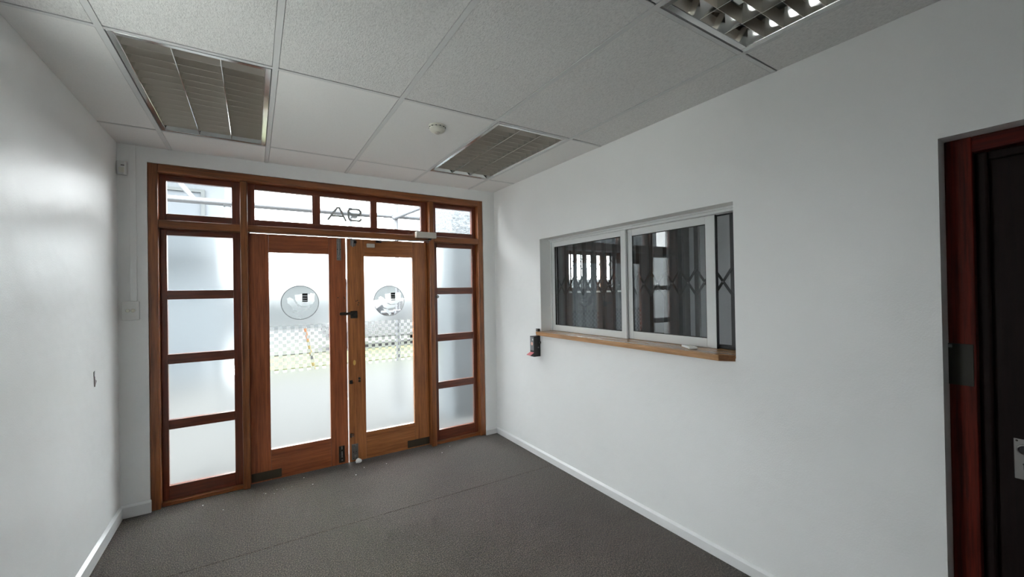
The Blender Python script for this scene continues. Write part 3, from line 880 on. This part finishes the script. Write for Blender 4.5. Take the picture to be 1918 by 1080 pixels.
tg = empty('window_trellis', ((GX0 + GX1) / 2, 0.03, GZ0), 'thin steel trellis across the small office street window', 'security gate')
bx = [GX0 + 0.05 + 0.085 * k for k in range(10)]
for x in bx:
    box('upright_bar', M['gate'], tg, x - 0.006, x + 0.006, 0.026, 0.038, GZ0 + 0.001, GZ1 - 0.001)
for a, b in zip(bx, bx[1:]):
    for zc in (1.835, 1.62):
        for s in (-1, 1):
            yo = 0.020 + s * 0.0017
            MB().bar((a, yo, zc - s * 0.065), (b, yo, zc + s * 0.065), (1, 0, -s), 0.008, 0.003).build('lattice_strip', M['gate'], tg)

# ================================================================== CEILING FITTINGS
def make_light():
    """600 x 1200 recessed louvre light; origin at the middle of its cell, z = ceiling face"""
    r = empty('ceiling_light', (0, 0, H))
    hx, hy = 0.297, 0.597
    def L(mb, name, mat, parent=r, bevel=0.0, **k):
        o = mb.build(name, mat, None, bevel, **k); o.parent = parent; return o
    # housing: open tray
    mb = MB()
    mb.box(-hx + 0.002, hx - 0.002, -hy + 0.002, hy - 0.002, 0.112, 0.114)
    mb.box(-hx + 0.002, -hx + 0.004, -hy + 0.002, hy - 0.002, 0.006, 0.112).box(hx - 0.004, hx - 0.002, -hy + 0.002, hy - 0.002, 0.006, 0.112)
    mb.box(-hx + 0.004, hx - 0.004, -hy + 0.002, -hy + 0.004, 0.006, 0.112).box(-hx + 0.004, hx - 0.004, hy - 0.004, hy - 0.002, 0.006, 0.112)
    L(mb, 'housing', M['white_plastic'])
    # frame strips
    ox, oy = 0.261, 0.560          # louvre opening half sizes
    for x0, x1, y0, y1 in ((-hx + 0.013, -ox, -hy + 0.013, hy - 0.013), (ox, hx - 0.013, -hy + 0.013, hy - 0.013), (-ox, ox, -hy + 0.013, -oy), (-ox, ox, oy, hy - 0.013)):
        L(MB().box(x0, x1, y0, y1, 0.0010, 0.0062), 'frame', M['light_frame'], bevel=0.0012)
    # parabolic lane walls
    lane = 2 * ox / 3
    def lane_wall(x, side):
        prof = []
        for s in ((-1, 1) if side == 0 else (side,)):
            seg = [(0.0012 + 0.030 * (k / 5) ** 1.7, 0.004 + 0.062 * k / 5) for k in range(6)]
            prof.append((s, seg))
        if side == 0:
            pts = [(x - a, z) for a, z in reversed(prof[0][1])] + [(x + a, z) for a, z in prof[1][1]]
        else:
            s, seg = prof[0]
            pts = [(x, seg[0][1])] + [(x + s * a, z) for a, z in seg] + [(x, seg[-1][1])]
        mb = MB()
        mb.prism(pts, 1, -oy + 0.001, oy - 0.001)
        return mb
    for x in (-lane / 2, lane / 2):
        L(lane_wall(x, 0), 'lane_divider', M['reflector'], smooth=True)
    L(lane_wall(-ox, 1), 'side_reflector', M['reflector'], smooth=True)
    L(lane_wall(ox, -1), 'side_reflector', M['reflector'], smooth=True)
    for s in (-1, 1):
        y = s * (oy - 0.0005)
        L(MB().prism([(y, 0.004), (y - s * 0.0012, 0.004), (y - s * 0.022, 0.066), (y, 0.066)], 0, -ox + 0.001, ox - 0.001), 'end_reflector', M['reflector'])
    # cross blades
    nb = 14
    for k in range(nb):
        y = -oy + 2 * oy * (k + 1) / (nb + 1)
        seg = [(0.0009 + 0.0125 * (q / 3) ** 1.5, 0.0050 + 0.046 * q / 3) for q in range(4)]
        pts = [(y - a, z) for a, z in reversed(seg)] + [(y + a, z) for a, z in seg]
        L(MB().prism(pts, 0, -ox + 0.001, ox - 0.001), 'louvre_blade', M['louvre'], smooth=True)
    # tubes above the blades
    for q in (-1, 0, 1):
        t = L(MB().tube((q * lane, -0.54, 0.082), (q * lane, 0.54, 0.082), 0.013, 14), 'fluorescent_tube', M['tube'], smooth=True)
    L(MB().box(-hx + 0.01, hx - 0.01, -hy + 0.01, hy - 0.01, 0.1045, 0.1105), 'back_reflector', M['reflector'])
    return r
lamp = make_light()
spots = [(T1 + 0.3, Y1 + 0.6, 'recessed louvre ceiling light nearest the left wall'),
         (T1 + 2.1, Y1 + 0.6, 'recessed louvre ceiling light above the right sidelight, beyond the smoke detector'),
         (T1 + 2.1, Y1 - 1.8, 'recessed louvre ceiling light cut off by the top edge of the photo')]
for i, (x, y, lab) in enumerate(spots):
    o = lamp if i == 0 else copy_tree(lamp)
    o.location = (x, y, H)
    tag(o, lab, 'ceiling light', 'recessed louvre ceiling lights')

sd = empty('smoke_detector', (1.79, -1.364, H), 'round cream smoke detector on the ceiling', 'smoke detector')
zc = H + 0.0016
MB().lathe([(0.052, 0.0), (0.053, 0.010), (0.050, 0.013)], (1.79, -1.364, zc), '-Z', 32).build('base', M['ivory'], sd, smooth=True)
MB().lathe([(0.046, 0.013), (0.050, 0.016), (0.050, 0.026), (0.040, 0.038), (0.024, 0.043), (0.0, 0.0435)], (1.79, -1.364, zc), '-Z', 32).build('cover', M['ivory'], sd, smooth=True)
MB().lathe([(0.016, 0.043), (0.016, 0.049), (0.010, 0.053), (0.0, 0.0535)], (1.79, -1.364, zc), '-Z', 20).build('sensor_tip', M['beige'], sd, smooth=True)
for k in range(12):
    a = 2 * PI * k / 12
    c = (1.79 + 0.0495 * math.cos(a), -1.364 + 0.0495 * math.sin(a))
    MB().box(c[0] - 0.004, c[0] + 0.004, c[1] - 0.004, c[1] + 0.004, zc - 0.0155, zc - 0.0125).build('vent_slot', M['black'], sd)

# ================================================================== WALL FITTINGS
ps = empty('motion_sensor', (0.027, -0.0005, 2.355), 'white motion sensor high in the left back corner', 'motion sensor')
MB().prism([(0.0015, 0.0), (0.054, 0.0), (0.056, -0.016), (0.046, -0.034), (0.012, -0.034), (0.0015, -0.016)], 2, 2.356, 2.452).build('housing', M['white_plastic'], ps, 0.005, smooth=True, segs=3)
MB().box(0.016, 0.046, -0.040, -0.033, 2.370, 2.405).build('lens', M['ivory'], ps, 0.005, segs=3)
MB().box(0.028, 0.046, -0.0352, -0.033, 2.418, 2.423).build('slot', M['black'], ps)

tr = empty('cable_trunking', (0.083, -0.0005, 1.487), 'narrow white cable trunking running from ceiling to switch', 'cable trunking')
box('trunking_base', M['plaster'], tr, 0.068, 0.100, -0.012, -0.0005, 1.487, H - 0.0, 0.001)
box('trunking_lid', M['plaster'], tr, 0.067, 0.101, -0.0145, -0.0122, 1.487, H - 0.001, 0.001)

sw = empty('light_switch', (0.068, -0.0005, 1.358), 'white double light switch on the narrow wall left of the entrance', 'light switch')
box('back_box', M['white_plastic'], sw, 0.030, 0.112, -0.022, -0.0005, 1.360, 1.482, 0.003)
box('face_plate', M['white_plastic'], sw, 0.024, 0.114, -0.030, -0.0224, 1.356, 1.486, 0.003)
for x in (0.055, 0.083):
    MB().lathe([(0.0115, 0.0), (0.0115, 0.003), (0.009, 0.007), (0.0, 0.008)], (x, -0.030, 1.422), '-Y', 20).build('dolly', M['ivory'], sw, smooth=True)

# black box with pink flap below the left end of the ledge
bx_ = empty('wall_box', (2.95, -0.76, 0.915), 'black wall box with a pink flap under the far end of the ledge', 'wall box')
box('box_body', M['black'], bx_, 2.912, XR - 0.0005, -0.805, -0.742, 0.918, 1.1025, 0.003)
box('front_print', M['grey_print'], bx_, 2.9105, 2.9118, -0.800, -0.747, 0.975, 1.095)
MB().lathe([(0.0, 0.0008), (0.016, 0.0008), (0.016, 0.0)], (2.9104, -0.775, 1.035), '-X', 20).build('peach_disc', M['peach'], bx_)
MB().lathe([(0.0, 0.0008), (0.008, 0.0008), (0.008, 0.0)], (2.9104, -0.787, 1.072), '-X', 14).build('white_disc', M['white_plastic'], bx_)
MB().bar((2.913, -0.772, 0.957), (2.872, -0.772, 0.934), (0, 1, 0), 0.060, 0.004).build('pink_flap', M['pink'], bx_, 0.001)
box('side_knob', M['black'], bx_, 2.962, 2.978, -0.822, -0.805, 1.035, 1.055, 0.003)
box('back_plate', M['black'], bx_, 2.958, XR - 0.0005, -0.803, -0.770, 1.1025, 1.168, 0.002)
for k in range(4):
    box('white_tab', M['white_plastic'], bx_, 2.9440, 2.9578, -0.7995, -0.7725, 1.112 + k * 0.015, 1.115 + k * 0.015)
MB().lathe([(0.0, 0.006), (0.006, 0.005), (0.007, 0.0)], (2.958, -0.806, 1.0), '-Y', 12).build('side_screw', M['steel'], bx_, smooth=True)

# torn scrap of tape on the left wall
sc_ = empty('tape_scrap', (0.0005, -0.50, 1.010), 'torn grey and mauve tape scrap stuck to the left wall', 'tape')
MB().prism([(-0.518, 1.085), (-0.500, 1.090), (-0.503, 1.062), (-0.508, 1.058), (-0.517, 1.060)], 0, 0.0006, 0.002).build('upper_scrap', M['decal_line'], sc_)
MB().prism([(-0.513, 1.060), (-0.506, 1.057), (-0.502, 1.040), (-0.478, 1.028), (-0.508, 0.998)], 0, 0.0004, 0.004).build('lower_scrap', M['tape'], sc_)

# white lump at the foot of the right leaf
bm_ = MB()
bmesh.ops.create_icosphere(bm_.bm, subdivisions=2, radius=1.0)
for v in bm_.bm.verts:
    k = 1 + 0.16 * math.sin(5 * v.co.x + 2) * math.cos(4 * v.co.y) + 0.08 * math.sin(9 * v.co.z)
    v.co = Vector((v.co.x * 0.028 * k, v.co.y * 0.02 * k, v.co.z * 0.021 * k)) + Vector((1.565, 0.035, 0.0185))
lump = bm_.build('plaster_lump', M['lump'], None, smooth=True)
tag(lump, 'small white lump lying at the foot of the right door leaf', 'rubble')
mb = MB()
for k in range(15):
    x, y = random.choice([(random.uniform(0.3, 2.7), random.uniform(-0.25, 0.0)), (random.uniform(0.4, 1.3), random.uniform(-0.3, -0.02))])
    s = random.uniform(0.0015, 0.0035)
    mb.box(x - s, x + s * random.uniform(0.6, 2), y - s, y + s, 0.0004, 0.0004 + s)
tag(mb.build('lint_specks', M['lump'], None), 'tiny white specks of lint on the carpet by the doors', 'lint', kind='stuff')

# ================================================================== OUTSIDE
GZ = -0.12
g = MB().box(-30, 40, -40, YREAR - 0.3, GZ - 0.2, GZ).box(-30, -0.2, YREAR - 0.3, 0.3, GZ - 0.2, GZ).build('ground_yard', M['yard'], None)  # unseen ground, coloured pale to bounce daylight up to the ceiling
tag(g, 'unseen paved yard made pale to bounce light indoors', 'ground', kind='structure')
g = MB().box(-30, 40, 0.30, 6.4, GZ - 0.2, GZ).build('ground', M['pavement'], None)
tag(g, 'concrete paving in front of the entrance', 'ground', kind='structure')
g = MB().box(0.6, 40, 8.75, 40, GZ - 0.2, GZ - 0.04).box(-30, 0.6, 12.2, 40, GZ - 0.2, GZ - 0.04).build('road', M['road'], None)
tag(g, 'grey road beyond the grass verge', 'road', kind='structure')
step = box('entrance_step', M['pavement'], None, -0.2, 3.4, 0.22, 0.75, GZ, -0.01, 0.01)
tag(step, 'concrete doorstep outside the entrance', 'step', kind='structure')
g = MB().box(0.6, 40, 6.4, 8.6, GZ - 0.2, GZ + 0.02).build('grass_verge', M['grass'], None)
tag(g, 'yellow-green grass verge outside the doors', 'grass', kind='stuff')
kb = MB().box(0.6, 40, 8.6, 8.75, GZ - 0.2, GZ + 0.05).build('kerb', M['kerb'], None, 0.01)
tag(kb, 'dark kerb between grass verge and road', 'kerb', kind='structure')

pl = MB()
pl.box(2.885, 3.45, 0.90, 1.45, GZ, 3.4)
tag(pl.build('porch_pillar', M['roughcast'], None, 0.01), 'grey roughcast pillar outside the right sidelight', 'pillar', kind='structure')

def building(name, label, x0, x1, y0, y1, h, mat, wins, slabs=()):
    b = empty(name, ((x0 + x1) / 2, y0, GZ), label, 'building')
    box('wall', mat, b, x0, x1, y0, y1, GZ - 0.1, h, 0.02)
    box('roof', M['roof'], b, x0 - 0.15, x1 + 0.15, y0 - 0.15, y1 + 0.15, h, h + 0.18, 0.02)
    for a, c, z0, z1 in wins:
        f = MB()
        f.box(a - 0.06, c + 0.06, y0 - 0.05, y0 + 0.001, z0 - 0.06, z0).box(a - 0.06, c + 0.06, y0 - 0.05, y0 + 0.001, z1, z1 + 0.06)
        f.box(a - 0.06, a, y0 - 0.05, y0 + 0.001, z0, z1).box(c, c + 0.06, y0 - 0.05, y0 + 0.001, z0, z1)
        w = f.build('window', M['pale_render'], b)
        box('pane', M['grey_recess'], w, a, c, y0 - 0.012, y0 - 0.002, z0, z1)
    for z in slabs:
        box('ledge', mat, b, x0, x1, y0 - 0.35, y0, z, z + 0.16, 0.01)
    return b
building('grey_building', 'tall grey building behind the scaffolding left of the entrance', -7.0, 0.36, 6.0, 12.0, 5.2, M['grey_render'],
         [(-1.9, -1.1, 2.6, 3.5), (-3.6, -2.8, 2.6, 3.5), (-0.75, -0.05, 2.5, 3.5)], (2.3, 3.95))
building('low_building', 'low pale building across the road', -2.0, 30.0, 19.0, 26.0, 2.1, M['pale_render'], [(13.0 + 3.2 * k, 14.4 + 3.2 * k, 0.9, 1.7) for k in range(4)])

# scaffolding
scf = empty('scaffolding', (1.5, 1.8, GZ), 'galvanised tube scaffolding standing outside the entrance', 'scaffolding')
R_ = 0.028
def tube(p, q, name):
    return MB().tube(p, q, R_, 14).build(name, M['galv'], scf, smooth=True)
SYC = 1.8
stands = [(2.462, SYC), (2.07, 2.9), (0.515, 2.5), (-0.75, 2.5)]
for x, y in stands:
    tube((x, y, GZ + 0.006), (x, y, 5.2), 'standard')
    MB().box(x - 0.075, x + 0.075, y - 0.075, y + 0.075, GZ, GZ + 0.006).build('base_plate', M['galv'], scf)
tube((-1.2, SYC + 0.05, 2.578), (4.2, SYC + 0.05, 2.578), 'ledger')
tube((-1.2, 2.55, 2.69), (2.3, 2.55, 2.69), 'ledger')
tube((2.40, SYC - 0.05, 2.53), (3.45, SYC - 0.05, 3.01), 'brace')
tube((0.18, 2.45, 2.70), (-0.30, 2.45, 3.35), 'brace')
tube((2.25, SYC + 0.05, 1.245), (2.62, SYC + 0.05, 1.245), 'stub_ledger')
for x, y, z in ((2.462, SYC, 2.578), (2.462, SYC, 1.245), (0.515, 2.5, 2.69), (2.07, 2.62, 2.69)):
    MB().box(x - 0.045, x + 0.045, y - 0.045, y + 0.075, z - 0.04, z + 0.04).build('coupler', M['galv'], scf, 0.012)

# leaning marker pole in the verge
mp = empty('marker_pole', (1.75, 5.0, GZ), 'leaning banded marker pole outside the left door leaf', 'pole')
P0, P1 = Vector((1.80, 5.0, GZ)), Vector((1.59, 5.0, 1.02))
bands = [(0.0, 0.30, 'yellow'), (0.30, 0.42, 'kerb'), (0.42, 0.66, 'yellow'), (0.66, 0.86, 'orange'), (0.86, 1.0, 'decal')]
for a, b, mt in bands:
    MB().tube(P0.lerp(P1, a), P0.lerp(P1, b), 0.028, 12).build('pole_band', M[mt], mp, smooth=True)

# parked white car
car = empty('parked_car', (4.6, 9.9, GZ - 0.04), 'white hatchback parked on the road beyond the right door leaf', 'car')
cz0 = GZ - 0.04
CX = 2.6
prof = [(0.05, 0.32), (0.0, 0.55), (0.10, 0.78), (0.95, 0.98), (1.55, 1.42), (2.3, 1.50), (3.15, 1.44), (3.70, 1.02), (3.86, 0.92), (3.90, 0.50), (3.82, 0.30)]
MB().prism([(CX + x, cz0 + z) for x, z in []] or [(CX + x, cz0 + z) for x, z in prof], 1, 9.1, 10.7).build('body', M['car'], car, 0.06, segs=3)
for q in ([(1.10, 0.99), (1.62, 1.36), (2.2, 1.42), (2.2, 0.99)], [(2.28, 0.99), (2.28, 1.42), (3.02, 1.37), (3.42, 1.02)]):
    MB().prism([(CX + x, cz0 + z) for x, z in q], 1, 9.085, 9.11).build('side_window', M['car_glass'], car)
for x in (0.72, 3.12):
    for y in (9.07, 10.55):
        wh = MB().lathe([(0.0, 0.02), (0.2, 0.03), (0.21, 0.0), (0.29, 0.0), (0.31, 0.03), (0.31, 0.16), (0.29, 0.18), (0.0, 0.18)], (CX + x, y, cz0 + 0.31), 'Y', 28).build('wheel', M['tyre'], car, smooth=True)
MB().box(CX - 0.015, CX + 0.04, 9.3, 9.75, cz0 + 0.6, cz0 + 0.72).build('headlamp', M['glass'], car, 0.02)
for x in (1.05, 2.25):
    MB().box(CX + x, CX + x + 0.16, 9.07, 9.10, cz0 + 0.86, cz0 + 0.89).build('door_handle', M['car'], car, 0.006)
